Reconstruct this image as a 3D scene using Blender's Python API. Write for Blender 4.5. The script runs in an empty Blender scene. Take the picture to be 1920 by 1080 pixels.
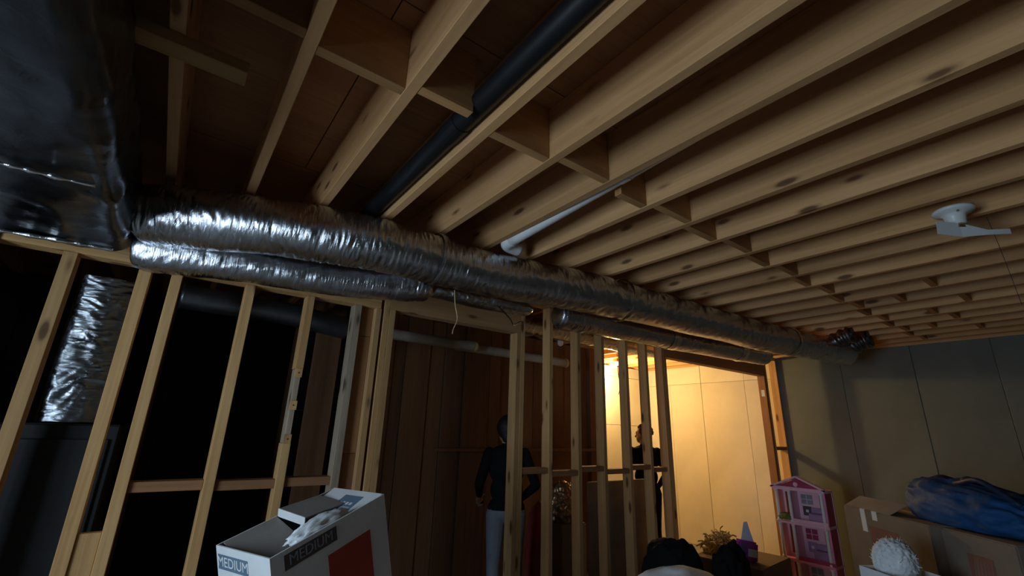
import bpy, bmesh, math, random
from mathutils import Vector, Matrix, noise
random.seed(7)
scene = bpy.context.scene
COL = scene.collection
ZC = 1.48                      # height of the camera above the floor
# ------------------------------------------------------------------ camera
cam = bpy.data.cameras.new('camera'); camo = bpy.data.objects.new('camera', cam); COL.objects.link(camo)
cam.sensor_width = 36.0; cam.lens = 846 / 1920 * 36; cam.clip_start = 0.02; cam.clip_end = 100
ax = Vector((0.79967754, -0.5996678, 0.03023858)); ay = Vector((0.20298459, 0.22260395, -0.95354325)); az = Vector((0.56507796, 0.76866508, 0.2997347))
M3 = Matrix((ax, -ay, -az)).transposed()
camo.matrix_world = Matrix.Translation((0, 0, ZC)) @ M3.to_4x4()
scene.camera = camo
# ------------------------------------------------------------------ world, light, exposure
w = bpy.data.worlds.new('world'); scene.world = w; w.use_nodes = True
w.node_tree.nodes['Background'].inputs[0].default_value = (0.55, 0.72, 1.0, 1)
w.node_tree.nodes['Background'].inputs[1].default_value = 1.0
vs = scene.view_settings
vs.view_transform = 'Standard'; vs.look = 'None'; vs.gamma = 1; vs.use_curve_mapping = False; vs.exposure = -0.05
# daylight coming in through the glazed door in the left wall
WIN_Y0, WIN_Y1, WIN_Z0, WIN_Z1, WX = 0.2, 1.6, 0.7, 1.95, -1.9
la = bpy.data.lights.new('window_daylight', 'AREA'); la.shape = 'RECTANGLE'
la.size = WIN_Z1 - WIN_Z0; la.size_y = WIN_Y1 - WIN_Y0; la.energy = 72; la.color = (0.64, 0.82, 1.0)
lo = bpy.data.objects.new('window_daylight', la); COL.objects.link(lo)
lo.location = (WX - 0.16, (WIN_Y0 + WIN_Y1) / 2, (WIN_Z0 + WIN_Z1) / 2); lo.rotation_euler = (0, -math.pi / 2, 0)

# ------------------------------------------------------------------ material helpers
def nmat(name):
    m = bpy.data.materials.new(name); m.use_nodes = True
    return m, m.node_tree.nodes, m.node_tree.links, m.node_tree.nodes['Principled BSDF']
def ramp(N, stops):
    r = N.new('ShaderNodeValToRGB'); e = r.color_ramp.elements
    while len(e) < len(stops): e.new(0.5)
    for i, (p, c) in enumerate(stops): e[i].position = p; e[i].color = (*c, 1)
    return r
def plain(name, col, rough=0.6, metal=0.0, var=0.08, scale=6.0, bump=0.1, bscale=40.0, spec=0.4):
    m, N, L, P = nmat(name)
    tc = N.new('ShaderNodeTexCoord'); n = N.new('ShaderNodeTexNoise'); n.inputs['Scale'].default_value = scale; n.inputs['Detail'].default_value = 5
    L.new(tc.outputs['Object'], n.inputs['Vector'])
    lo_ = tuple(max(0, c * (1 - var * 2)) for c in col); hi = tuple(min(1, c * (1 + var * 2)) for c in col)
    r = ramp(N, [(0.3, lo_), (0.7, hi)]); L.new(n.outputs['Fac'], r.inputs['Fac']); L.new(r.outputs['Color'], P.inputs['Base Color'])
    P.inputs['Roughness'].default_value = rough; P.inputs['Metallic'].default_value = metal; P.inputs['Specular IOR Level'].default_value = spec
    if bump:
        n2 = N.new('ShaderNodeTexNoise'); n2.inputs['Scale'].default_value = bscale; n2.inputs['Detail'].default_value = 4
        L.new(tc.outputs['Object'], n2.inputs['Vector'])
        b = N.new('ShaderNodeBump'); b.inputs['Strength'].default_value = bump; b.inputs['Distance'].default_value = 0.01
        L.new(n2.outputs['Fac'], b.inputs['Height']); L.new(b.outputs['Normal'], P.inputs['Normal'])
    return m
def wood(name, axis, light, dark, knot, knots=True, seedoff=0.0):
    m, N, L, P = nmat(name)
    tc = N.new('ShaderNodeTexCoord'); oi = N.new('ShaderNodeObjectInfo')
    off = N.new('ShaderNodeVectorMath'); off.operation = 'SCALE'; off.inputs[0].default_value = (37.0, 53.0, 71.0); L.new(oi.outputs['Random'], off.inputs['Scale'])
    add = N.new('ShaderNodeVectorMath'); add.operation = 'ADD'; L.new(tc.outputs['Object'], add.inputs[0]); L.new(off.outputs[0], add.inputs[1])
    def mapped(al, ac):
        mp = N.new('ShaderNodeMapping'); s = [ac] * 3; s[axis] = al; mp.inputs['Scale'].default_value = s
        L.new(add.outputs[0], mp.inputs['Vector']); return mp
    g = N.new('ShaderNodeTexNoise'); g.inputs['Scale'].default_value = 1.0; g.inputs['Detail'].default_value = 8; g.inputs['Roughness'].default_value = 0.65; g.inputs['Distortion'].default_value = 0.6
    L.new(mapped(1.6, 42).outputs[0], g.inputs['Vector'])
    br = N.new('ShaderNodeTexNoise'); br.inputs['Scale'].default_value = 1.0; br.inputs['Detail'].default_value = 3
    L.new(mapped(0.9, 5).outputs[0], br.inputs['Vector'])
    mx = N.new('ShaderNodeMix'); mx.inputs['Factor'].default_value = 0.45
    L.new(g.outputs['Fac'], mx.inputs[2]); L.new(br.outputs['Fac'], mx.inputs[3])
    r = ramp(N, [(0.34, dark), (0.62, light)]); L.new(mx.outputs[0], r.inputs['Fac'])
    col = r.outputs['Color']
    if knots:
        v = N.new('ShaderNodeTexVoronoi'); v.inputs['Scale'].default_value = 1.0
        L.new(mapped(2.9, 9.0).outputs[0], v.inputs['Vector'])
        kr = ramp(N, [(0.0, (1, 1, 1)), (0.10, (0.9, 0.9, 0.9)), (0.15, (0.25, 0.25, 0.25)), (0.2, (0, 0, 0))]); L.new(v.outputs['Distance'], kr.inputs['Fac'])
        mk = N.new('ShaderNodeMix'); mk.data_type = 'RGBA'; L.new(kr.outputs['Color'], mk.inputs['Factor'])
        L.new(col, mk.inputs[6]); mk.inputs[7].default_value = (*knot, 1); col = mk.outputs[2]
    hs = N.new('ShaderNodeHueSaturation'); mr = N.new('ShaderNodeMapRange'); mr.inputs['To Min'].default_value = 0.78; mr.inputs['To Max'].default_value = 1.18
    L.new(oi.outputs['Random'], mr.inputs['Value']); L.new(mr.outputs[0], hs.inputs['Value']); L.new(col, hs.inputs['Color'])
    L.new(hs.outputs[0], P.inputs['Base Color'])
    P.inputs['Roughness'].default_value = 0.72; P.inputs['Specular IOR Level'].default_value = 0.3
    b = N.new('ShaderNodeBump'); b.inputs['Strength'].default_value = 0.25; b.inputs['Distance'].default_value = 0.002
    L.new(g.outputs['Fac'], b.inputs['Height']); L.new(b.outputs['Normal'], P.inputs['Normal'])
    return m
PL, PD, PK = (0.66, 0.40, 0.17), (0.46, 0.24, 0.09), (0.13, 0.06, 0.025)
W_ = [wood('pine_%s' % 'xyz'[i], i, PL, PD, PK) for i in range(3)]
JOIST = wood('joist_pine', 1, (0.74, 0.42, 0.19), (0.55, 0.29, 0.115), PK)
BLOCKW = wood('blocking_pine', 0, (0.60, 0.32, 0.13), (0.42, 0.20, 0.075), PK, knots=False)
REDW = [wood('reddish_pine_%s' % 'xyz'[i], i, (0.40, 0.20, 0.09), (0.26, 0.12, 0.05), PK, knots=False) for i in range(3)]
REDW2 = wood('brown_pine', 0, (0.50, 0.29, 0.13), (0.36, 0.19, 0.08), PK)
GREYW = wood('weathered_pine', 2, (0.46, 0.36, 0.25), (0.25, 0.18, 0.12), (0.08, 0.05, 0.03))
PALEW = plain('pale_painted_board', (0.52, 0.5, 0.46), 0.7)
PLY = wood('plywood_underside', 0, (0.50, 0.25, 0.11), (0.36, 0.16, 0.065), PK, knots=False)
PLANK = wood('brown_plank', 2, (0.25, 0.13, 0.06), (0.16, 0.08, 0.038), PK, knots=False)
def concrete(name, c, var=0.18):
    m, N, L, P = nmat(name)
    tc = N.new('ShaderNodeTexCoord')
    n = N.new('ShaderNodeTexNoise'); n.inputs['Scale'].default_value = 1.3; n.inputs['Detail'].default_value = 8; n.inputs['Roughness'].default_value = 0.6
    L.new(tc.outputs['Object'], n.inputs['Vector'])
    r = ramp(N, [(0.3, tuple(x * (1 - var) for x in c)), (0.7, tuple(x * (1 + var) for x in c))]); L.new(n.outputs['Fac'], r.inputs['Fac'])
    v = N.new('ShaderNodeTexNoise'); v.inputs['Scale'].default_value = 5.5; v.inputs['Detail'].default_value = 10; v.inputs['Roughness'].default_value = 0.8
    L.new(tc.outputs['Object'], v.inputs['Vector'])
    st = ramp(N, [(0.0, (0.0, 0.0, 0.0)), (0.66, (0, 0, 0)), (0.74, (0.75, 0.75, 0.75))]); L.new(v.outputs['Fac'], st.inputs['Fac'])
    mk = N.new('ShaderNodeMix'); mk.data_type = 'RGBA'; L.new(st.outputs['Color'], mk.inputs['Factor']); L.new(r.outputs['Color'], mk.inputs[6]); mk.inputs[7].default_value = (c[0] * 0.45, c[1] * 0.38, c[2] * 0.3, 1)
    L.new(mk.outputs[2], P.inputs['Base Color']); P.inputs['Roughness'].default_value = 0.85; P.inputs['Specular IOR Level'].default_value = 0.25
    b = N.new('ShaderNodeBump'); b.inputs['Strength'].default_value = 0.3; b.inputs['Distance'].default_value = 0.004; L.new(v.outputs['Fac'], b.inputs['Height']); L.new(b.outputs['Normal'], P.inputs['Normal'])
    return m
CREAM = concrete('cream_wall', (0.76, 0.71, 0.58), 0.1); CONC = concrete('poured_concrete', (0.185, 0.205, 0.185)); UNLIT = concrete('unlit_wall_black', (0.03, 0.03, 0.03)); CONCG = concrete('concrete_joint', (0.15, 0.155, 0.13)); FLOORM = concrete('floor_concrete', (0.27, 0.255, 0.235))  # the near-black one paints the dark of the unlit back wall
def foil(name, base, rough, along, fine=55.0, strength=0.55):
    m, N, L, P = nmat(name)
    tc = N.new('ShaderNodeTexCoord'); mp = N.new('ShaderNodeMapping'); s = [9.0] * 3; s[along] = fine; mp.inputs['Scale'].default_value = s
    L.new(tc.outputs['Object'], mp.inputs['Vector'])
    n = N.new('ShaderNodeTexNoise'); n.inputs['Scale'].default_value = 1; n.inputs['Detail'].default_value = 6; n.inputs['Roughness'].default_value = 0.6; n.inputs['Distortion'].default_value = 1.1
    L.new(mp.outputs[0], n.inputs['Vector'])
    n2 = N.new('ShaderNodeTexNoise'); n2.inputs['Scale'].default_value = 7; n2.inputs['Detail'].default_value = 3; L.new(tc.outputs['Object'], n2.inputs['Vector'])
    r = ramp(N, [(0.35, (rough * 0.75,) * 3), (0.7, (rough * 1.3,) * 3)]); L.new(n2.outputs['Fac'], r.inputs['Fac']); L.new(r.outputs['Color'], P.inputs['Roughness'])
    P.inputs['Base Color'].default_value = (*base, 1); P.inputs['Metallic'].default_value = 1.0
    b = N.new('ShaderNodeBump'); b.inputs['Strength'].default_value = strength; b.inputs['Distance'].default_value = 0.006; L.new(n.outputs['Fac'], b.inputs['Height']); L.new(b.outputs['Normal'], P.inputs['Normal'])
    return m
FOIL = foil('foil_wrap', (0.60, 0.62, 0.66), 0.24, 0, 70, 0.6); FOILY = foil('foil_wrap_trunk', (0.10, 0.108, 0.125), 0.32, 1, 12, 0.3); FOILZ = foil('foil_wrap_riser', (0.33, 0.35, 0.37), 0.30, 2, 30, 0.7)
COLL = foil('dull_foil', (0.22, 0.22, 0.23), 0.4, 0, 40, 0.5)
TAPE = foil('foil_tape', (0.85, 0.85, 0.86), 0.18, 0, 40, 0.5); KRAFT = plain('kraft_facing', (0.46, 0.38, 0.29), 0.7)
WRAP = plain('pale_pipe_wrap', (0.42, 0.37, 0.30), 0.5, bump=0.4)
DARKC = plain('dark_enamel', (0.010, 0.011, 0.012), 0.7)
DARKM = plain('dark_sheet_metal', (0.20, 0.22, 0.25), 0.35, 0.9)
ABS = plain('black_plastic_pipe', (0.010, 0.011, 0.013), 0.45, bump=0.02); PVC = plain('white_plastic_pipe', (0.80, 0.82, 0.80), 0.35, var=0.03, bump=0.02)
PORC = plain('white_porcelain', (0.78, 0.80, 0.79), 0.3, var=0.03, bump=0); PAPER = plain('white_paper', (0.75, 0.78, 0.80), 0.7, var=0.04)
BRASS = plain('brass_socket', (0.55, 0.42, 0.2), 0.35, 1.0)
WIRE = plain('tan_cord', (0.55, 0.40, 0.22), 0.7); BLKW = plain('black_cable', (0.02, 0.02, 0.022), 0.5)
CARD = plain('brown_cardboard', (0.22, 0.17, 0.125), 0.8, var=0.06); CARDI = plain('cardboard_inside', (0.27, 0.24, 0.21), 0.8, var=0.06)
CWHITE = plain('white_cardboard', (0.76, 0.77, 0.77), 0.6, var=0.03); INKB = plain('blue_grey_ink', (0.13, 0.20, 0.27), 0.6); INKR = plain('red_ink', (0.45, 0.06, 0.035), 0.6); INKD = plain('dark_print', (0.10, 0.085, 0.075), 0.7); INKO = plain('brown_red_ink', (0.24, 0.10, 0.07), 0.75)
INKB2 = plain('light_blue_ink', (0.32, 0.42, 0.5), 0.6)
CLOTHW = plain('white_cloth', (0.82, 0.85, 0.88), 0.8, bump=0.3, bscale=20)
PINK = plain('pink_plastic', (0.85, 0.30, 0.50), 0.4, var=0.03, bump=0); PINKL = plain('pale_pink_plastic', (0.95, 0.58, 0.72), 0.4, var=0.03, bump=0); MAG = plain('magenta_print', (0.42, 0.05, 0.13), 0.45); LILAC = plain('lilac_print', (0.45, 0.30, 0.52), 0.5)
WPLA = plain('white_plastic', (0.82, 0.82, 0.86), 0.35, var=0.03, bump=0); BRN = plain('red_brown_print', (0.22, 0.06, 0.03), 0.5); GREY = plain('grey_print', (0.30, 0.30, 0.36), 0.5); GRN = plain('green_plastic', (0.12, 0.16, 0.05), 0.6)
BAGB = plain('blue_woven_bag', (0.008, 0.065, 0.20), 0.7, bump=0.4, bscale=30); BAGD = plain('dark_navy_strap', (0.01, 0.02, 0.06), 0.6)
BLACK = plain('black_cloth', (0.008, 0.008, 0.009), 0.9, bump=0.3, bscale=25, spec=0.15); PURP = plain('purple_package', (0.30, 0.04, 0.30), 0.4); LBLU = plain('light_blue_card', (0.62, 0.70, 0.85), 0.5); VIO = plain('violet_card', (0.10, 0.08, 0.22), 0.5)
GOLD = plain('gold_straw', (0.62, 0.45, 0.17), 0.5); GBOARD = plain('grey_board', (0.34, 0.33, 0.32), 0.8)
CLEAR = plain('crinkled_plastic_wrap', (0.35, 0.25, 0.15), 0.12, 0.6, bump=0.8, bscale=25); REDC = plain('dark_red_fabric', (0.22, 0.03, 0.02), 0.8)
SKIN = plain('skin', (0.42, 0.25, 0.17), 0.55, var=0.03, bump=0); CLK = plain('black_top', (0.010, 0.010, 0.012), 0.9, bump=0.2, spec=0.1); JEAN = plain('grey_trousers', (0.22, 0.24, 0.28), 0.85); DTR = plain('dark_trousers', (0.015, 0.014, 0.014), 0.9, spec=0.1)
HAIRD = plain('black_hair', (0.012, 0.009, 0.008), 0.6, bump=0.6, bscale=60); HAIRG = plain('greying_hair', (0.09, 0.07, 0.055), 0.6, bump=0.6, bscale=60); EYE = plain('eye', (0.6, 0.6, 0.6), 0.2); SHOE = plain('dark_shoe', (0.02, 0.02, 0.02), 0.5)
FRAME = plain('white_window_frame', (0.75, 0.76, 0.76), 0.45)
def glassmat():
    m, N, L, P = nmat('window_pane'); N.remove(P)
    t = N.new('ShaderNodeBsdfTransparent'); g = N.new('ShaderNodeBsdfGlossy'); g.inputs['Roughness'].default_value = 0.05
    mx = N.new('ShaderNodeMixShader'); mx.inputs[0].default_value = 0.06; L.new(t.outputs[0], mx.inputs[1]); L.new(g.outputs[0], mx.inputs[2])
    L.new(mx.outputs[0], N['Material Output'].inputs['Surface']); return m
PANE = glassmat()
def emit(name, col, s):
    m, N, L, P = nmat(name); P.inputs['Emission Color'].default_value = (*col, 1); P.inputs['Emission Strength'].default_value = s; P.inputs['Base Color'].default_value = (0.9, 0.9, 0.9, 1); return m
GLOW = emit('lit_bulb', (1.0, 0.78, 0.42), 30)

# ------------------------------------------------------------------ geometry helpers
def link(name, me, mat, parent=None, loc=(0, 0, 0), rot=(0, 0, 0), smooth=False):
    o = bpy.data.objects.new(name, me); COL.objects.link(o)
    if mat is not None and not me.materials: me.materials.append(mat)
    o.location = loc; o.rotation_euler = rot
    if parent: o.parent = parent
    if smooth:
        for p in me.polygons: p.use_smooth = True
    return o
def tag(o, label=None, cat=None, group=None, kind=None):
    if label: o['label'] = label
    if cat: o['category'] = cat
    if group: o['group'] = group
    if kind: o['kind'] = kind
    return o
def empty(name, loc=(0, 0, 0), rz=0.0):
    o = bpy.data.objects.new(name, None); COL.objects.link(o); o.location = loc; o.rotation_euler = (0, 0, rz); o.empty_display_size = 0.1; return o
_bc = {}
def boxme(sx, sy, sz, bev=0.0):
    k = (round(sx, 4), round(sy, 4), round(sz, 4), bev)
    bm = bmesh.new(); bmesh.ops.create_cube(bm, size=1.0); bmesh.ops.scale(bm, vec=(sx, sy, sz), verts=bm.verts)
    if bev: bmesh.ops.bevel(bm, geom=list(bm.edges), offset=bev, segments=1, affect='EDGES')
    me = bpy.data.meshes.new('box'); bm.to_mesh(me); bm.free(); return me
def slab(name, x0, x1, y0, y1, z0, z1, mat, parent=None, bev=0.0, base=(0, 0, 0)):
    """axis aligned board from real coordinates; origin at its centre"""
    me = boxme(abs(x1 - x0), abs(y1 - y0), abs(z1 - z0), bev)
    return link(name, me, mat, parent, ((x0 + x1) / 2 - base[0], (y0 + y1) / 2 - base[1], (z0 + z1) / 2 - base[2]))
def cyl_bm(bm, p0, p1, r0, r1=None, seg=20, caps=True):
    r1 = r0 if r1 is None else r1
    p0 = Vector(p0); p1 = Vector(p1); d = (p1 - p0); q = d.to_track_quat('Z', 'Y'); L = d.length
    rings = []
    for t, r in ((0, r0), (L, r1)):
        rings.append([bm.verts.new(p0 + q @ Vector((r * math.cos(2 * math.pi * i / seg), r * math.sin(2 * math.pi * i / seg), t))) for i in range(seg)])
    for i in range(seg): bm.faces.new((rings[0][i], rings[0][(i + 1) % seg], rings[1][(i + 1) % seg], rings[1][i]))
    if caps: bm.faces.new(rings[0][::-1]); bm.faces.new(rings[1])
def lathe_bm(bm, prof, seg=28, mat=Matrix.Identity(4)):
    rings = []
    for r, z in prof:
        rings.append([bm.verts.new(mat @ Vector((max(r, 1e-4) * math.cos(2 * math.pi * i / seg), max(r, 1e-4) * math.sin(2 * math.pi * i / seg), z))) for i in range(seg)])
    for a, b in zip(rings, rings[1:]):
        for i in range(seg): bm.faces.new((a[i], a[(i + 1) % seg], b[(i + 1) % seg], b[i]))
    bm.faces.new(rings[0][::-1]); bm.faces.new(rings[-1])
def done(name, bm, mat, parent=None, loc=(0, 0, 0), rot=(0, 0, 0), smooth=False):
    bmesh.ops.recalc_face_normals(bm, faces=bm.faces)
    me = bpy.data.meshes.new(name); bm.to_mesh(me); bm.free(); return link(name, me, mat, parent, loc, rot, smooth)
def catmull(pts, n):
    P = [Vector(p) for p in pts]; P = [P[0] * 2 - P[1]] + P + [P[-1] * 2 - P[-2]]
    out = []
    segs = len(P) - 3
    for k in range(n + 1):
        t = k / n * segs; i = min(int(t), segs - 1); u = t - i
        a, b, c, d = P[i:i + 4]
        out.append(0.5 * ((2 * b) + (c - a) * u + (2 * a - 5 * b + 4 * c - d) * u * u + (3 * b - a - 3 * c + d) * u ** 3))
    return out
def tube_bm(bm, pts, r, seg=10, n=None):
    P = catmull(pts, n or max(8, 6 * len(pts)))
    rings = []
    for i, p in enumerate(P):
        d = (P[min(i + 1, len(P) - 1)] - P[max(i - 1, 0)]).normalized()
        up = Vector((0, 0, 1)) if abs(d.z) < 0.95 else Vector((0, 1, 0))
        s = d.cross(up).normalized(); t = s.cross(d)
        rr = r(i / (len(P) - 1)) if callable(r) else r
        rings.append([bm.verts.new(p + s * rr * math.cos(2 * math.pi * k / seg) + t * rr * math.sin(2 * math.pi * k / seg)) for k in range(seg)])
    for a, b in zip(rings, rings[1:]):
        for k in range(seg): bm.faces.new((a[k], a[(k + 1) % seg], b[(k + 1) % seg], b[k]))
    bm.faces.new(rings[0][::-1]); bm.faces.new(rings[-1])
def tube(name, pts, r, mat, parent=None, seg=10, n=None, loc=(0, 0, 0)):
    bm = bmesh.new(); tube_bm(bm, pts, r, seg, n); return done(name, bm, mat, parent, loc, smooth=True)
def foil_duct(name, pts, rad, mat, seed=0.0, step=0.007, seg=60, amp=1.0, origin=None, parent=None, flat=1.0, ends=0.0):
    """foil-wrapped insulated round duct with wrinkles that run round it"""
    L = sum((Vector(b) - Vector(a)).length for a, b in zip(pts, pts[1:])); n = int(L / step)
    P = catmull(pts, n); O = Vector(origin or P[0])
    V, F = [], []
    for i, p in enumerate(P):
        d = (P[min(i + 3, n)] - P[max(i - 3, 0)]).normalized(); s = d.cross(Vector((0, 0, 1))).normalized(); t = s.cross(d)
        u = i * step; f = i / n
        R = rad(f) if callable(rad) else rad
        e = min(f, 1 - f) * L
        if ends and e < ends: R *= 0.72 + 0.28 * math.sqrt(max(0, e / ends))
        for k in range(seg):
            a = 2 * math.pi * k / seg; c, sn = math.cos(a), math.sin(a)
            n1 = noise.noise(Vector((u * 2.2 + seed, c * 0.9, sn * 0.9)))
            wv = noise.noise(Vector((u * 28 + n1 * 2.5 + seed, c * 1.6 + 5, sn * 1.6)))
            w2 = noise.noise(Vector((u * 62 + n1 * 3 + seed, c * 2.8, sn * 2.8 + 9)))
            mask = 0.35 + 0.65 * max(0.0, 0.5 + 1.4 * noise.noise(Vector((u * 1.7 + seed * 3, c * 0.7, sn * 0.7 + 4))))
            rr = R + n1 * 0.010 * amp + (1 - abs(wv) * 2.2) * 0.0055 * amp * mask + w2 * 0.0012 * amp * mask
            V.append(p + s * rr * c + t * rr * sn * flat - O)
    for i in range(n):
        for k in range(seg):
            k2 = (k + 1) % seg; F.append((i * seg + k, i * seg + k2, (i + 1) * seg + k2, (i + 1) * seg + k))
    F.append(tuple(range(seg))[::-1]); F.append(tuple(n * seg + k for k in range(seg)))
    me = bpy.data.meshes.new(name); me.from_pydata(V, [], F); me.update()
    return link(name, me, mat, parent, O, smooth=True)
def band(name, center, direction, r, width, mat, parent, ploc):
    """a crinkled strip of tape round a duct"""
    bm = bmesh.new(); d = Vector(direction).normalized(); s = d.cross(Vector((0, 0, 1))).normalized(); t = s.cross(d); rings = []
    for j in range(7):
        f = j / 6 - 0.5; ring = []
        for k in range(40):
            a = 2 * math.pi * k / 40; rr = r * (1 + 0.05 * noise.noise(Vector((math.cos(a) * 3, math.sin(a) * 3 + center[0] * 7, f * 7)))) - abs(f) * 0.008
            ring.append(bm.verts.new(Vector(center) + d * f * width + s * rr * math.cos(a) + t * rr * math.sin(a) - Vector(ploc)))
        rings.append(ring)
    for a, b in zip(rings, rings[1:]):
        for k in range(40): bm.faces.new((a[k], a[(k + 1) % 40], b[(k + 1) % 40], b[k]))
    return done(name, bm, mat, parent, smooth=True)
def blob(name, loc, rad, mat, seed=0, amp=0.18, freq=3.0, sub=4, parent=None, rot=(0, 0, 0), flatten=0.55, ridge=True, boxy=1.0):
    bm = bmesh.new(); bmesh.ops.create_icosphere(bm, subdivisions=sub, radius=1.0)
    for v in bm.verts:
        q = v.co * freq + Vector((seed, seed * 2, seed * 3))
        nz = noise.noise(q); n2 = noise.noise(q * 2.3)
        d = amp * (1 - 2 * abs(nz)) + amp * 0.5 * n2 if ridge else amp * nz + amp * 0.4 * n2
        b = Vector(tuple(math.copysign(abs(t) ** boxy, t) for t in v.co)); c = b * (1 + d); c.z = max(c.z, -flatten); v.co = Vector((c.x * rad[0], c.y * rad[1], c.z * rad[2]))
    return done(name, bm, mat, parent, loc, rot, smooth=True)
def text_mesh(name, s, size, mat, parent, loc, rot, ext=0.0006):
    cu = bpy.data.curves.new(name, 'FONT'); cu.body = s; cu.size = size; cu.extrude = ext; cu.align_x = 'CENTER'; cu.align_y = 'CENTER'
    to = bpy.data.objects.new(name, cu); COL.objects.link(to)
    dg = bpy.context.evaluated_depsgraph_get(); me = bpy.data.meshes.new_from_object(to.evaluated_get(dg)); bpy.data.objects.remove(to)
    me.materials.clear(); return link(name, me, mat, parent, loc, rot)

# ------------------------------------------------------------------ the setting
JB = ZC + 1.025           # underside of the joists
JD = 0.235
XW = 6.47                 # face of the right foundation wall
YB = 4.85                 # face of the back foundation wall
XL, YF = -1.9, -3.6
floor = tag(slab('floor', XL - 0.2, XW + 0.2, YF - 0.2, YB + 0.2, -0.1, 0, FLOORM), 'bare grey concrete basement floor', None, kind='structure')
ceiling = tag(slab('ceiling', XL - 0.2, XW + 0.2, YF - 0.2, YB + 0.2, JB + JD + 0.018, JB + JD + 0.05, PLY), 'brown plywood subfloor carried on exposed wooden joists', None, kind='structure')
CB = tuple(ceiling.location)
# plywood sheets
y = YF - 0.2; row = 0
while y < YB + 0.2:
    x = XL - 0.2 - (1.22 if row % 2 else 0)
    while x < XW + 0.2:
        x0, x1 = max(x, XL - 0.2), min(x + 2.435, XW + 0.2)
        if x1 - x0 > 0.05: slab('plywood_sheet', x0, x1, y, min(y + 1.215, YB + 0.2), JB + JD, JB + JD + 0.0179, PLY, ceiling, base=CB)
        x += 2.44
    y += 1.22; row += 1
# joists
JX = [0.145 + 0.305 * k for k in range(-6, 21)]      # right bottom edges
for xr in JX:
    slab('joist', xr - 0.038, xr, YF - 0.1, YB + 0.12, JB, JB + JD - 0.0005, JOIST, ceiling, 0.002, CB)
# blocking between the joists, staggered on alternate bays
for i, (a, b) in enumerate(zip(JX, JX[1:])):
    yy = 1.128 if i % 2 == 1 else 1.168
    x0, x1 = a + 0.0005, b - 0.0385
    if abs(a - 0.755) < 0.01: pass
    if abs(a - 0.45) < 0.01: x1 -= 0.075           # cut short for the black pipe
    if abs(a - 1.365) < 0.01: x0 += 0.085          # cut short for the white pipe
    slab('blocking', x0, x1, yy, yy + 0.038, JB + 0.002, JB + JD - 0.001, BLOCKW, ceiling, 0.0015, CB)
for xr, yy in zip(JX[18:25], (0.62, 0.86, 0.55, 0.80, 0.72, 0.93, 0.66)):      # second, ragged row further right
    slab('blocking', xr + 0.0005, xr + 0.2665, yy, yy + 0.038, JB + 0.002, JB + JD - 0.001, BLOCKW, ceiling, 0.0015, CB)
# a short length of timber nailed under the joists in the dark corner
slab('nailer', -0.29, 0.0, 1.36, 1.43, JB - 0.0385, JB - 0.0005, W_[0], ceiling, 0.002, CB)

# right foundation wall, cast in form panels
wr = tag(slab('wall_right', XW + 0.012, XW + 0.25, YF - 0.2, YB + 0.25, 0, JB, CONCG), 'grey poured concrete foundation wall with vertical form joints', None, kind='structure')
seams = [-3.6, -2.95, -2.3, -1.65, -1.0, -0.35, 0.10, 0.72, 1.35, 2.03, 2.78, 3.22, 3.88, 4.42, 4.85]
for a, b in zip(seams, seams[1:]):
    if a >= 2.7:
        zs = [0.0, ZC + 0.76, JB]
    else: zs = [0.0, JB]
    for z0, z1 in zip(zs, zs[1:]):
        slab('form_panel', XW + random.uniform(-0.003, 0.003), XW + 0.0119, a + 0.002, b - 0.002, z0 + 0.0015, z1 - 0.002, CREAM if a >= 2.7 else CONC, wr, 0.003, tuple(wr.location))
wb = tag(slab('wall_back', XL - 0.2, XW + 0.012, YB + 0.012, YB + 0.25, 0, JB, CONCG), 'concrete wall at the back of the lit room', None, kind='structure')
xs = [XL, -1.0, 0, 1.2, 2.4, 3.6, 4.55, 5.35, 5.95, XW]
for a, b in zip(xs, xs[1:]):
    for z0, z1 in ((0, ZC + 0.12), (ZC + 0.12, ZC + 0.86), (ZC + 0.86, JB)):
        slab('form_panel', a + 0.003, b - 0.003, YB + random.uniform(-0.002, 0.002), YB + 0.0119, z0 + 0.002, z1 - 0.003, CREAM if a >= 3.5 else UNLIT, wb, 0.003, tuple(wb.location))  # left panels coloured black for the lack of light there
slab('rim_board', XW + 0.02, XW + 0.06, YF - 0.1, YB + 0.12, JB + 0.0005, JB + JD - 0.001, JOIST, wr, 0, tuple(wr.location))
slab('rim_board', XL, XW, YB + 0.121, YB + 0.16, JB, JB + JD, W_[0], wb, 0, tuple(wb.location))
tag(slab('wall_front', XL - 0.2, XW + 0.012, YF - 0.25, YF, 0, JB, CONC), 'concrete wall behind the viewpoint', None, kind='structure')
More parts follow.
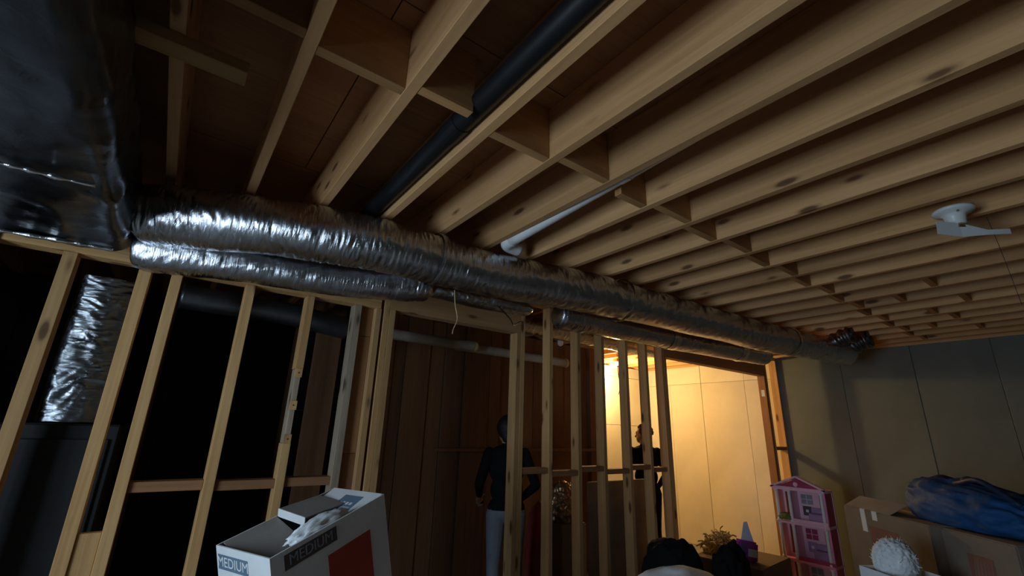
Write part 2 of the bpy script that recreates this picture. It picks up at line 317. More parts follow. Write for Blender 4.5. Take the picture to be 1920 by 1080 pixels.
# left wall with a window in it
wl = tag(slab('wall_left', XL - 0.25, XL, YF - 0.2, WIN_Y0, 0, JB, CONC), 'concrete wall with the daylight window', None, kind='structure')
wlb = tuple(wl.location)
slab('wall_section', XL - 0.25, XL, WIN_Y1, YB + 0.2, 0, JB, CONC, wl, 0, wlb)
slab('wall_section', XL - 0.25, XL, WIN_Y0, WIN_Y1, 0, WIN_Z0, CONC, wl, 0, wlb)
slab('wall_section', XL - 0.25, XL, WIN_Y0, WIN_Y1, WIN_Z1, JB, CONC, wl, 0, wlb)
win = tag(empty('window_1', (XL - 0.1, (WIN_Y0 + WIN_Y1) / 2, WIN_Z0)), 'white framed window in the left wall', None, kind='structure'); wnb = tuple(win.location)
for (a, b, c, d) in ((WIN_Y0, WIN_Y0 + 0.05, WIN_Z0, WIN_Z1), (WIN_Y1 - 0.05, WIN_Y1, WIN_Z0, WIN_Z1), (WIN_Y0, WIN_Y1, WIN_Z0, WIN_Z0 + 0.05), (WIN_Y0, WIN_Y1, WIN_Z1 - 0.05, WIN_Z1), (0.87, 0.93, WIN_Z0, WIN_Z1)):
    slab('window_frame', XL - 0.13, XL - 0.07, a, b, c, d, FRAME, win, 0, wnb)
slab('pane', XL - 0.105, XL - 0.1, WIN_Y0 + 0.05, WIN_Y1 - 0.05, WIN_Z0 + 0.05, WIN_Z1 - 0.05, PANE, win, 0, wnb)

# the stud partition
YP, SD = 2.75, 0.089
part = tag(empty('wall_partition', (0, YP, 0)), 'unfinished stud partition of bare pine with a doorway and a wide opening', None, kind='structure'); PB = (0, YP, 0)
def stud(x0, x1, z0, z1, mat=None, y0=YP, y1=None, name='stud'):
    return slab(name, x0, x1, y0, (y0 + SD) if y1 is None else y1, z0, z1, mat or W_[2], part, 0.002, PB)
PLZ = ZC + 0.715
stud(-1.88, 1.0, 0, 0.038, W_[0], name='bottom_plate'); stud(2.166, 3.94, 0, 0.038, W_[0], name='bottom_plate'); stud(6.06, 6.455, 0, 0.038, W_[0], name='bottom_plate')
stud(-1.88, 0.99, PLZ, PLZ + 0.038, W_[0], name='top_plate'); stud(-1.88, 0.99, PLZ + 0.0385, PLZ + 0.0765, W_[0], name='top_plate')
for xa in (-1.87, -1.5, -1.1, -0.8): stud(xa, xa + 0.045, 0.0385, PLZ - 0.0005)
for xa, wd in ((-0.503, 0.05), (-0.228, 0.05), (-0.099, 0.046), (0.23, 0.046)): stud(xa, xa + wd, 0.0385, PLZ - 0.0005)
# the patched stud: three pieces, the middle one a pale scab with screws
stud(0.545, 0.587, 0.0385, ZC - 0.105); stud(0.545, 0.587, ZC + 0.29, PLZ - 0.0005)
sm = stud(0.549, 0.579, ZC - 0.1045, ZC + 0.2895, GREYW, name='scab_board')
for zz in (-0.175, 0.0, 0.175):
    slab('pine_patch', 0.546, 0.584, YP - 0.006, YP - 0.0005, ZC + 0.092 + zz - 0.024, ZC + 0.092 + zz + 0.024, W_[2], part, 0.001, PB)
    bm = bmesh.new(); cyl_bm(bm, (0, 0, 0), (0, -0.002, 0), 0.004, seg=10); done('screw', bm, DARKM, part, (0.565, -0.0062, ZC + 0.092 + zz))
stud(0.825, 0.868, 0.0385, PLZ - 0.0005, GREYW)
stud(0.958, 0.995, 0.0385, PLZ - 0.0005)
for z0, z1 in ((0.0385, ZC - 0.16), (ZC - 0.158, ZC + 0.53), (ZC + 0.532, PLZ - 0.0005)):
    stud(0.8685, 0.9575, z0, z1, REDW[2], y0=YP + 0.045, name='backing_board')
HB = ZC + 0.722
stud(1.012, 1.05, 0, JB - 0.0395); stud(1.0505, 1.089, 0, HB - 0.0005)
stud(1.0505, 2.125, HB, HB + 0.235, REDW2, name='door_header')
stud(2.085, 2.1245, 0, HB - 0.0005); stud(2.1255, 2.165, 0, JB - 0.0395)
RS = [2.42, 2.735, 3.035, 3.36, 3.655]
for xa in RS: stud(xa, xa + 0.038, 0.0385, JB - 0.0395)
stud(3.92, 3.958, 0, JB - 0.0395); stud(3.9585, 3.9965, 0, ZC + 0.755 - 0.0005)
OH = ZC + 0.755
stud(3.9585, 6.10, OH, OH + 0.225, REDW[0], name='opening_header')
stud(6.06, 6.098, 0, OH - 0.0005, REDW[2]); stud(6.1005, 6.138, 0.0385, JB - 0.0395); stud(6.42, 6.458, 0.0385, JB - 0.0395)
stud(0.99, 6.46, JB - 0.0385, JB - 0.0005, W_[0], name='top_plate')
for a, b, z in ((-0.052, 0.2295, -0.298), (0.2765, 0.5445, -0.305), (0.5875, 0.8245, -0.30)): stud(a, b, ZC + z - 0.022, ZC + z + 0.022, REDW[0], y0=YP + 0.02, name='fire_block')
for i, (a, b) in enumerate(zip([2.127] + RS, RS + [3.882])): stud(a + 0.0385, b - 0.0005, ZC - 0.285 - 0.02 - (0.025 if i % 2 else 0), ZC - 0.285 + 0.02 - (0.025 if i % 2 else 0), REDW[0], y0=YP + 0.005, name='fire_block')
stud(6.1385, 6.4195, ZC - 0.14, ZC - 0.10, REDW[0], name='fire_block')
slab('white_tag', 6.0585, 6.0597, YP + 0.02, YP + 0.06, ZC + 0.50, ZC + 0.58, PAPER, part, 0, PB)
stud(-0.177, -0.1, 0.0385, ZC - 0.47, W_[2], y0=YP + 0.012, y1=YP + 0.05, name='filler_board')

# unseen plasterboard sheet added over the far left bays to block window light
for a, b in ((-1.86, -0.71),): slab('light_block_sheet', a, b, YP - 0.0135, YP - 0.001, 0.01, PLZ + 0.07, GBOARD, part, 0, PB)
# the inner plank wall behind the doorway
wi = tag(empty('wall_inner', (0, 4.0, 0)), 'dark brown plank wall seen through the doorway', None, kind='structure'); WB2 = (0, 4.0, 0)
x = 1.35; k = 0
for wd in (0.28, 0.12, 0.25, 0.17, 0.22, 0.3, 0.14, 0.26, 0.2, 0.3, 0.16, 0.24, 0.2, 0.15):
    slab('plank', x, x + wd - 0.004, 4.0 + random.choice((0, 0.012, 0.03, 0.05)), 4.075, 0.0, JB - 0.001, PLANK, wi, 0.003, WB2); x += wd
yy = 4.08
for wd in (0.2, 0.27, 0.16, 0.2): slab('plank', x - 0.06 + random.choice((0, 0.02)), x, yy, min(yy + wd - 0.004, 4.845), 0.0, JB - 0.001, PLANK, wi, 0.003, WB2); yy += wd
slab('rail', 2.0, 4.25, 4.076, 4.11, ZC - 0.3, ZC - 0.25, W_[0], wi, 0.002, WB2)
slab('nailing_rail', 2.1, x, 3.97, 3.999, ZC - 0.215, ZC - 0.185, PLANK, wi, 0.002, WB2)
for xa in (-1.2, -0.6, -0.1, 0.35, 0.75): slab('stud', xa, xa + 0.04, 3.95, 4.04, 0, JB - 0.001, PLANK, wi, 0.002, WB2)

# ------------------------------------------------------------------ ducts
mp_ = [(-0.25, 2.44, ZC + 0.86), (0.21, 2.24, ZC + 0.87), (0.67, 2.12, ZC + 0.875), (1.31, 2.09, ZC + 0.865), (2.06, 1.98, ZC + 0.87), (3.2, 1.92, ZC + 0.872), (4.4, 1.85, ZC + 0.872), (5.62, 1.68, ZC + 0.868)]
d1 = foil_duct('main_duct', mp_, lambda f: 0.133 - 0.010 * f, FOIL, 1.3, ends=0.05)
tag(d1, 'long thick foil-wrapped round duct slung under the joists across the room', 'duct')
o1 = tuple(d1.location)
for cx, ww in ((1.02, 0.03), (2.35, 0.03), (4.6, 0.04)):
    pts = catmull(mp_, 400); p = min(pts, key=lambda q: abs(q.x - cx)); q = pts[pts.index(p) + 2]
    band('tape_band', p, q - p, 0.148 if cx < 3 else 0.139, ww, FOIL if cx < 4 else TAPE, d1, o1)
# take-off collars at the far end of the main duct
for cx, cy, r in ((5.25, 1.62, 0.085), (5.58, 1.58, 0.10)):
    bm = bmesh.new(); tube_bm(bm, [(cx - o1[0], cy + 0.1 - o1[1], ZC + 0.90 - o1[2]), (cx - o1[0], cy - 0.02 - o1[1], ZC + 0.965 - o1[2]), (cx - o1[0], cy - 0.12 - o1[1], ZC + 0.99 - o1[2])], lambda f: r * (0.9 + 0.12 * math.sin(f * 23)), 22, 24)
    c = done('takeoff_collar', bm, COLL, d1, smooth=True); c['label'] = 'crinkled foil take-off collar'
    bm = bmesh.new(); cyl_bm(bm, (cx - o1[0], cy - 0.12 - o1[1], ZC + 0.99 - o1[2]), (cx - o1[0], cy - 0.135 - o1[1], ZC + 0.992 - o1[2]), r * 0.82, seg=22); done('collar_mouth', bm, ABS, c)  # solid black disc stands in for the shade inside the collar
d2 = foil_duct('branch_duct', [(-0.245, 2.56, ZC + 0.735), (0.1, 2.49, ZC + 0.745), (0.55, 2.44, ZC + 0.755), (0.95, 2.38, ZC + 0.78), (1.12, 2.36, ZC + 0.80)], lambda f: 0.098 - 0.02 * max(0, f - 0.8) * 5 * 0.5, FOIL, 8.8, ends=0.06, seg=52)
tag(d2, 'shorter foil-wrapped duct tucked below the main duct, ending by the doorway', 'duct')
d2b = foil_duct('flattened_duct', [(1.17, 2.42, ZC + 0.80), (1.45, 2.40, ZC + 0.79), (1.9, 2.38, ZC + 0.80)], 0.07, FOIL, 15.0, seg=40, amp=1.3, flat=0.6, ends=0.04)
tag(d2b, 'squashed strip of foil insulation over the doorway header', 'insulation')
d3p = [(2.12, 2.33, ZC + 0.79), (2.6, 2.30, ZC + 0.795), (3.2, 2.27, ZC + 0.79), (4.0, 2.2, ZC + 0.79), (4.75, 2.11, ZC + 0.785)]
d3 = foil_duct('branch_duct', d3p, 0.092, FOIL, 21.0, seg=48, amp=0.8, ends=0.05)
tag(d3, 'thinner foil-wrapped duct below the main duct above the wide opening', 'duct'); o3 = tuple(d3.location)
for cx in (3.35, 4.3):
    pts = catmull(d3p, 300); p = min(pts, key=lambda q: abs(q.x - cx)); q = pts[pts.index(p) + 2]
    band('tape_band', p, q - p, 0.101, 0.09, TAPE, d3, o3)
for cx, cy, cz in ((2.9, 2.285, 0.795), (4.1, 2.19, 0.79)):
    bm = bmesh.new(); r_ = bmesh.ops.create_cube(bm, size=1.0); bmesh.ops.scale(bm, vec=(0.02, 0.0015, JB - ZC - cz - 0.06), verts=bm.verts); done('hanger_strap', bm, DARKM, d3, (cx - o3[0], cy + 0.02 - o3[1], (JB + ZC + cz + 0.06) / 2 - o3[2]))
# trunk duct above the left of the view
TX0, TX1, TZ0, TZ1, TY0, TY1 = -1.45, -0.262, ZC + 0.715, ZC + 0.99, -2.4, 2.62
def trunk():
    per = []; cx, cz = (TX0 + TX1) / 2, (TZ0 + TZ1) / 2; hx, hz = (TX1 - TX0) / 2, (TZ1 - TZ0) / 2
    nx, nz = 56, 14
    for k in range(nx): per.append((-1 + 2 * k / nx, -1))
    for k in range(nz): per.append((1, -1 + 2 * k / nz))
    for k in range(nx): per.append((1 - 2 * k / nx, 1))
    for k in range(nz): per.append((-1, 1 - 2 * k / nz))
    V, F = [], []; n = 250; m = len(per)
    for i in range(n + 1):
        y = TY0 + (TY1 - TY0) * i / n; e = min(i, n - i) / n * (TY1 - TY0); sh = 1 - 0.05 * max(0, 1 - e / 0.05)
        for a, b in per:
            px, pz = a * hx, b * hz; c = 0.05
            ex, ez = max(abs(px) - (hx - c), 0), max(abs(pz) - (hz - c), 0)
            if ex > 0 and ez > 0:
                l = math.hypot(ex, ez)
                if l > c: px = math.copysign(hx - c + ex * c / l, px); pz = math.copysign(hz - c + ez * c / l, pz)
            nn = noise.noise(Vector((px * 2.2, y * 1.6, pz * 3))); rr = 1 - 2 * abs(noise.noise(Vector((px * 3 + 7, y * 3.1 + 0.5 * px, pz * 3)))); fine = noise.noise(Vector((px * 5, y * 26, pz * 9)))
            dd = 0.014 * nn + 0.010 * rr * rr * rr + 0.0025 * fine + 0.003 * noise.noise(Vector((px * 20, y * 12, pz * 20)))
            pz -= 0.012 * (1 - (px / hx) ** 2) if b < 0 else 0
            V.append((cx + px * sh + (dd if a >= 1 else -dd if a <= -1 else 0), y, cz + pz * sh - (dd if b < 0 else -dd * 0.3)))
    for i in range(n):
        for k in range(m): k2 = (k + 1) % m; F.append((i * m + k, i * m + k2, (i + 1) * m + k2, (i + 1) * m + k))
    F.append(tuple(range(m))[::-1]); F.append(tuple(n * m + k for k in range(m)))
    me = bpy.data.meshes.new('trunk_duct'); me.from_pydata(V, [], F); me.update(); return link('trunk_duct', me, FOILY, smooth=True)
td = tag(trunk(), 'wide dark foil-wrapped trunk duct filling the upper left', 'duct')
for yy in (1.75, 2.45):  # bright creases: highlight streaks under the trunk, built as shiny folds
    bm = bmesh.new(); pts = []
    for k in range(40):
        f = k / 39; xx = TX0 + 0.05 + f * (TX1 - TX0 - 0.1); pts.append((xx, yy + 0.06 * f + 0.01 * noise.noise(Vector((xx * 5, yy, 0))), TZ0 - 0.020 - 0.016 * (1 - (2 * f - 1) ** 2)))
    tube_bm(bm, pts, lambda f: 0.008 + 0.006 * noise.noise(Vector((f * 40, yy, 0))), 8, 120); done('highlight_fold', bm, TAPE, td, smooth=True)
# riser behind the left studs
def riser():
    V, F = [], []; n, m = 240, 72; z1 = 0.72
    for i in range(n + 1):
        z = z1 * i / n
        for k in range(m):
            a = 2 * math.pi * k / m; c, s = math.cos(a), math.sin(a); q = 0.125 / max(abs(c), abs(s)) * 0.55 + 0.125 * 0.45
            n1 = noise.noise(Vector((c, s, z * 3))); wv = noise.noise(Vector((c * 2.2 + 3, s * 2.2 + c, z * 30 + n1 * 3))); w2 = noise.noise(Vector((c * 7, s * 7, z * 80)))
            r = q + 0.010 * n1 + 0.008 * (1 - 2 * abs(wv)) + 0.0025 * w2
            V.append((r * c, r * s * 0.8, z))
    for i in range(n):
        for k in range(m): k2 = (k + 1) % m; F.append((i * m + k, i * m + k2, (i + 1) * m + k2, (i + 1) * m + k))
    F.append(tuple(range(m))[::-1]); F.append(tuple(n * m + k for k in range(m)))
    me = bpy.data.meshes.new('plenum_riser'); me.from_pydata(V, [], F); me.update(); return link('plenum_riser', me, FOILZ, None, (-0.335, 3.14, ZC - 0.03), smooth=True)
tag(riser(), 'crinkled foil-wrapped plenum behind the leftmost studs', 'duct')
fu = tag(empty('furnace', (-0.37, 3.16, 0)), 'dark furnace cabinet below the crinkled foil plenum', 'furnace')
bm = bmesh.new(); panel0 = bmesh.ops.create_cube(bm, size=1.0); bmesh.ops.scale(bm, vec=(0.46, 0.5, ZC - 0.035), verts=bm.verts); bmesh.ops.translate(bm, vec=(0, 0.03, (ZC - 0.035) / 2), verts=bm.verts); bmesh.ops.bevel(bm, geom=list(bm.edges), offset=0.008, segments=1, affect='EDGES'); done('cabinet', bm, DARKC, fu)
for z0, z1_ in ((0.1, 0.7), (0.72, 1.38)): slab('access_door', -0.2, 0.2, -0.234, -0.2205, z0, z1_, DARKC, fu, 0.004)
d4 = foil_duct('utility_duct', [(-0.05, 3.3, ZC + 0.71), (0.5, 3.3, ZC + 0.705), (0.95, 3.3, ZC + 0.66)], 0.075, DARKM, 41.0, step=0.015, seg=36, amp=0.3)
tag(d4, 'dim metal duct running behind the left studs', 'duct')
# wrapped pipes and duct in the room behind the partition
p1 = foil_duct('wrapped_pipe', [(1.0, 3.42, ZC + 0.70), (1.6, 3.42, ZC + 0.70), (2.12, 3.42, ZC + 0.70)], 0.042, WRAP, 3.0, step=0.02, seg=28, amp=0.3)
tag(p1, 'pale wrapped pipe behind the doorway, its open end facing right', 'pipe'); band('end_ring', (2.12, 3.42, ZC + 0.70), (1, 0, 0), 0.047, 0.03, GOLD, p1, tuple(p1.location))
p2 = foil_duct('wrapped_pipe', [(2.0, 3.56, ZC + 0.715), (2.7, 3.56, ZC + 0.71), (3.36, 3.56, ZC + 0.70)], 0.042, WRAP, 5.0, step=0.02, seg=28, amp=0.3)
tag(p2, 'longer pale wrapped pipe passing behind the right-hand studs', 'pipe'); slab('hanger_strap', 2.6, 2.62, 3.559, 3.561, ZC + 0.74, JB - 0.001, DARKM, p2, 0, tuple(p2.location)); band('end_ring', (3.36, 3.56, ZC + 0.70), (1, 0, 0), 0.05, 0.03, GOLD, p2, tuple(p2.location))
d5 = foil_duct('back_duct', [(2.3, 3.2, ZC + 0.93), (3.2, 3.2, ZC + 0.93), (4.5, 3.15, ZC + 0.92)], 0.085, FOIL, 55.0, step=0.01, seg=40, amp=0.8)
tag(d5, 'foil duct above the back room, glimpsed between the right-hand studs', 'duct')
# ------------------------------------------------------------------ pipes under the floor
bp = tube('drain_pipe', [(0.672, -2.4, 0), (0.672, 0, 0), (0.672, 1.0, -0.0), (0.672, 2.4, -0.004), (0.672, 4.2, -0.01)], 0.040, ABS, None, 24, 40, (0, 0, JB + 0.058))
tag(bp, 'black plastic drain pipe clipped beside a joist', 'pipe')
bm = bmesh.new(); cyl_bm(bm, (0.672, 1.26, -0.001), (0.672, 1.36, -0.001), 0.0425, seg=24); done('coupling', bm, ABS, bp)
WP0, WP1 = Vector((1.403, -0.6, JB + 0.147)), Vector((1.400, 1.95, JB + 0.008))
wp = tube('waste_pipe', [WP0, WP0.lerp(WP1, 0.33), WP0.lerp(WP1, 0.66), WP1], 0.036, PVC, None, 24, 24)
tag(wp, 'white plastic waste pipe sloping down beside a joist', 'pipe')
bm = bmesh.new(); tube_bm(bm, [WP1 + Vector((0, -0.03, 0.002)), WP1 + Vector((0.005, 0.02, -0.002)), WP1 + Vector((0.04, 0.045, -0.004)), WP1 + Vector((0.11, 0.05, -0.006))], 0.039, 24, 20); e = done('elbow', bm, PVC, wp, smooth=True)
bm = bmesh.new(); q = WP0.lerp(WP1, 0.66); cyl_bm(bm, q, q + (WP1 - WP0).normalized() * 0.05, 0.0395, seg=24); done('coupling', bm, PVC, wp)
# ------------------------------------------------------------------ lamp holders
def lampholder(name, x, y, z, label):
    r = tag(empty(name, (x, y, z)), label, 'light fixture')
    bm = bmesh.new(); lathe_bm(bm, [(0.074, 0), (0.076, -0.008), (0.070, -0.016), (0.05, -0.022), (0.04, -0.03), (0.036, -0.055), (0.034, -0.075)]); done('base', bm, PORC, r, smooth=True)
    bm = bmesh.new(); lathe_bm(bm, [(0.028, -0.075), (0.028, -0.095), (0.022, -0.095), (0.022, -0.08)]); done('socket', bm, BRASS, r, smooth=True)
    bm = bmesh.new(); cyl_bm(bm, (0.046, 0.02, -0.02), (0.046, 0.02, -0.028), 0.005, seg=10); done('screw', bm, BRASS, r)
    bm = bmesh.new(); cyl_bm(bm, (-0.046, -0.02, -0.02), (-0.046, -0.02, -0.028), 0.005, seg=10); done('screw', bm, BRASS, r)
    return r
lh = lampholder('lamp_holder', 2.72, 0.30, JB - 0.001, 'white porcelain lamp holder with a hanging paper flap under the joists')
bm = bmesh.new()
o2 = [(-0.07, 0.085, -0.085), (0.02, 0.02, -0.095), (0.09, -0.055, -0.09), (0.16, -0.115, -0.085)]
up = [(-0.07, 0.08, -0.028), (0.01, 0.02, -0.03), (0.09, -0.055, -0.066), (0.155, -0.115, -0.062)]
vs_ = [[bm.verts.new(Vector(p) + Vector((dx, dx, 0)) + Vector((0, 0, 0))) for p in L_] for dx in (0, 0.0015) for L_ in (o2, up)]
for k in range(3):
    bm.faces.new((vs_[0][k], vs_[0][k + 1], vs_[1][k + 1], vs_[1][k])); bm.faces.new((vs_[2][k], vs_[2][k + 1], vs_[3][k + 1], vs_[3][k]))
    bm.faces.new((vs_[0][k], vs_[0][k + 1], vs_[2][k + 1], vs_[2][k])); bm.faces.new((vs_[1][k], vs_[1][k + 1], vs_[3][k + 1], vs_[3][k]))
bm.faces.new((vs_[0][0], vs_[1][0], vs_[3][0], vs_[2][0])); bm.faces.new((vs_[0][3], vs_[1][3], vs_[3][3], vs_[2][3]))
done('paper_flap', bm, PAPER, lh, (-0.035, -0.03, -0.045))
tube('pull_cord', [(0.09, -0.09, -0.04), (0.10, -0.10, -0.2), (0.11, -0.11, -0.45)], 0.0012, BLKW, lh, 6)
lb = lampholder('bulb_holder', 3.12, 3.38, JB - 0.001, 'unlit bulb in a white holder behind the right-hand studs')
bm = bmesh.new(); lathe_bm(bm, [(0.012, -0.085), (0.014, -0.11), (0.022, -0.13), (0.030, -0.155), (0.026, -0.18), (0.010, -0.193)]); done('bulb', bm, WPLA, lb, smooth=True)
# the lit lamp in the back room
lt = tag(empty('ceiling_lamp', (5.30, 4.50, JB - 0.001)), 'lit lamp glowing under the joists of the back room', 'lamp')
bm = bmesh.new(); lathe_bm(bm, [(0.06, 0), (0.062, -0.01), (0.03, -0.02), (0.028, -0.06)]); done('base', bm, PORC, lt, smooth=True)
bm = bmesh.new(); lathe_bm(bm, [(0.012, 0), (0.014, 0.02), (0.026, 0.05), (0.030, 0.09), (0.024, 0.12), (0.006, 0.133)], 20, Matrix.Translation((-0.02, 0, -0.075)) @ Matrix.Rotation(-math.pi / 2, 4, 'Y')); done('bulb', bm, GLOW, lt, smooth=True)
pl = bpy.data.lights.new('lamp_light', 'POINT'); pl.energy = 76; pl.color = (1.0, 0.68, 0.27); pl.shadow_soft_size = 0.05
plo = bpy.data.objects.new('lamp_light', pl); COL.objects.link(plo); plo.parent = lt; plo.location = (-0.09, 0, -0.16)
# cords and cables
tag(tube('hanging_string', [(1.18, 2.15, ZC + 0.74), (1.19, 2.15, ZC + 0.66), (1.21, 2.15, ZC + 0.58), (1.19, 2.15, ZC + 0.52), (1.185, 2.15, ZC + 0.49)], 0.0028, WIRE), 'tan string hanging from the duct in front of the doorway', 'string')
tag(tube('sagging_cable', [(1.55, 2.26, ZC + 0.745), (1.72, 2.35, ZC + 0.70), (1.9, 2.55, ZC + 0.72), (2.1, 2.742, ZC + 0.81)], 0.004, BLKW), 'black cable sagging from the duct to the doorway header', 'cable')
tag(tube('lamp_cable', [(4.72, 4.0, JB - 0.002), (4.73, 4.0, ZC + 0.75), (4.76, 4.0, ZC + 0.6), (4.72, 4.0, ZC + 0.48)], 0.004, BLKW), 'thin dark cable hanging in front of the lit back wall', 'cable')

# ------------------------------------------------------------------ moving boxes
def panel(bm, c, s, bev=0.0):
    r = bmesh.ops.create_cube(bm, size=1.0); bmesh.ops.scale(bm, vec=s, verts=r['verts']); bmesh.ops.translate(bm, vec=c, verts=r['verts'])
def open_box(root, w, d, h, outer, inner, t=0.005):
    """four walls and a bottom, local origin at the centre of the base"""
    for nm, c, s in (('bottom', (0, 0, t / 2), (w, d, t)), ('side', (-w / 2 + t / 2, 0, h / 2), (t, d, h)), ('side', (w / 2 - t / 2, 0, h / 2), (t, d, h)), ('side', (0, -d / 2 + t / 2, h / 2), (w - 2 * t, t, h)), ('side', (0, d / 2 - t / 2, h / 2), (w - 2 * t, t, h))):
        bm = bmesh.new(); panel(bm, c, s); o = done(nm, bm, outer, root)
        o.data.materials.append(inner)
        for p in o.data.polygons:
            v = p.center; n = p.normal
            if n.x * (v.x) + n.y * (v.y) < -1e-5 or (nm == 'bottom' and n.z > 0.5): p.material_index = 1
# tilted white moving box: a = along the short left side, b = long side, tipped up to the right
BA, BBn = Vector((0.41, -0.91, 0)).normalized(), Vector((0.875, 0.394, 0.285)).normalized()
BCn = BBn.cross(BA).normalized()
if BCn.z < 0: BCn = -BCn
BA = -BA                                  # +x of the box runs to the back left
bw, bd, bh = 0.505, 0.30, 0.40             # long, short, height
Lc = Vector((0.246, 2.03, ZC - 0.415))    # top left corner in view
ctr = Lc + BBn * (bw / 2) - BA * (bd / 2) - BCn * bh
mb = tag(empty('moving_box'), 'open white medium moving box tilted in front of the studs', 'box')
mb.matrix_world = Matrix.Translation(ctr) @ Matrix((BBn, BA, BCn)).transposed().to_4x4()
open_box(mb, bw, bd, bh, CWHITE, CARDI)
# local axes: x long (left -> right/up), y towards the studs, z up
def flap(nm, mtop, hinge, axis, ang, size, t=0.005):
    bm = bmesh.new(); panel(bm, (size[0] / 2 * (1 if axis == 'y' else 0), 0 if axis == 'y' else size[1] / 2, 0), (size[0], size[1], t))
    o = done(nm, bm, mtop, mb, hinge, (0, ang, 0) if axis == 'y' else (ang, 0, 0)); return o
# far long flap in two torn halves folded down into the box
bm = bmesh.new(); panel(bm, (0, -0.085, 0), (0.20, 0.17, 0.005)); done('flap', bm, CARDI, mb, (-0.13, bd / 2 - 0.006, bh - 0.002), (0.42, 0, 0))
fl2 = bmesh.new(); panel(fl2, (0, -0.08, 0), (0.185, 0.16, 0.005)); fo = done('flap', fl2, CARDI, mb, (0.075, bd / 2 - 0.006, bh + 0.012), (0.10, 0.12, 0))
bm = bmesh.new(); panel(bm, (0, -0.08, 0), (0.004, 0.16, 0.03)); done('torn_edge', bm, CWHITE, fo, (-0.094, 0, -0.012))
# right short flap standing up with a printed picture
fr = bmesh.new(); panel(fr, (-0.075, 0, 0), (0.15, bd - 0.012, 0.005)); f2 = done('flap', fr, CWHITE, mb, (bw / 2 - 0.004, 0, bh), (0, -0.2, 0))
bm = bmesh.new(); panel(bm, (-0.085, -0.02, 0.0032), (0.10, 0.105, 0.001)); pr = done('printed_picture', bm, INKB, f2)
bm = bmesh.new(); panel(bm, (-0.115, -0.02, 0.0036), (0.022, 0.085, 0.001)); done('printed_band', bm, INKB2, pr)
for k in range(4):
    bm = bmesh.new(); panel(bm, (-0.085, 0.012 - k * 0.02, 0.004), (0.014, 0.013, 0.001)); done('printed_letter', bm, CWHITE, pr)
# MEDIUM on the left end and on the near long side
bm = bmesh.new(); panel(bm, (-bw / 2 - 0.0006, 0.055, bh - 0.052), (0.001, 0.17, 0.05)); lab = done('label_strip', bm, INKB, mb)
text_mesh('lettering', 'MEDIUM', 0.047, CWHITE, lab, (-bw / 2 - 0.0014, 0.055, bh - 0.052), (math.pi / 2, 0, -math.pi / 2))
bm = bmesh.new(); panel(bm, (-0.10, -bd / 2 - 0.0006, bh - 0.04), (0.21, 0.001, 0.05)); lab = done('label_strip', bm, INKD, mb)  # same label as the left end, its inks darkened for the shaded side
text_mesh('lettering', 'MEDIUM', 0.047, GREY, lab, (-0.10, -bd / 2 - 0.0014, bh - 0.04), (math.pi / 2, 0, 0))
bm = bmesh.new(); panel(bm, (0.06, -bd / 2 - 0.0006, bh - 0.20), (0.20, 0.001, 0.20)); done('printed_square', bm, INKR, mb)
bl = blob('crumpled_cloth', (0, 0, 0), (0.11, 0.035, 0.03), CLOTHW, 4, 0.3, 2.6, 4)
bl.matrix_world = mb.matrix_world @ Matrix.Translation((-0.03, -0.10, bh - 0.01))
tag(bl, 'crumpled white cloth stuffed in the tilted moving box', 'cloth')
def carton(name, x, y, z, w, d, h, rz, label, prints=True, mat=None, group=None):
    r = tag(empty(name, (x, y, z), rz), label, 'box', group)
    bm = bmesh.new(); panel(bm, (0, 0, h / 2), (w, d, h)); bmesh.ops.bevel(bm, geom=list(bm.edges), offset=0.006, segments=2, affect='EDGES'); done('carton', bm, mat or CARD, r)
    bm = bmesh.new(); panel(bm, (0, 0, h + 0.0005), (w * 0.98, 0.05, 0.001)); done('tape', bm, KRAFT, r)
    if prints:
        bm = bmesh.new(); panel(bm, (0.0, -d / 2 - 0.0006, h * 0.62), (w * 0.34, 0.001, h * 0.42)); s_ = done('printed_square', bm, INKO, r)
        for k in range(6):
            bm = bmesh.new(); cyl_bm(bm, (-w * 0.14 + k * w * 0.045, -d / 2 - 0.0012, h * 0.45), (-w * 0.14 + k * w * 0.045 + w * 0.06, -d / 2 - 0.0012, h * 0.79), 0.0016, seg=6); done('printed_line', bm, CARD, s_)
    return r
carton('support_carton', 0.62, 1.88, 0, 0.5, 0.4, 0.66, 0.42, 'plain brown carton holding up the tilted white moving box', False)
# stacked cartons on the right; local -y side faces the viewpoint
e1 = Vector((0.49, 0.56, 0)).normalized(); nf = Vector((-e1.y, e1.x, 0))     # e1 runs along the fronts, nf looks out of them
def front_carton(x, y, w, d, h, z, label, **k):
    c = Vector((x, y, 0)) + e1 * (w / 2) - nf * (d / 2)                        # (x, y) is the right end of the front edge
    return carton('cardboard_box', c.x, c.y, z, w, d, h, math.atan2(e1.y, e1.x) + math.pi, label, **k)
TOP = ZC - 0.42
b1 = front_carton(3.40, 0.80, 0.74, 0.5, 0.52, TOP - 0.52, 'wide brown cardboard box with a reddish print beside the dollhouse, upper of its stack')
front_carton(3.40, 0.80, 0.74, 0.5, TOP - 0.521, 0, 'wide brown cardboard box on the floor under the reddish printed one', prints=False)
b2 = front_carton(3.165, 0.455, 0.41, 0.45, 0.52, TOP - 0.525, 'narrower brown cardboard box under the right end of the blue bag')
front_carton(3.165, 0.455, 0.41, 0.45, TOP - 0.526, 0, 'narrow brown cardboard box on the floor, bottom of the right stack', prints=False)
for xx, hh in ((-0.06, 0.05), (-0.17, 0.13)):
    bm = bmesh.new(); panel(bm, (xx, -0.25 - 0.001, 0.52 - hh / 2), (0.045, 0.0012, hh)); panel(bm, (xx, -0.22, 0.5212), (0.045, 0.06, 0.001)); done('clear_tape', bm, PAPER, b1)
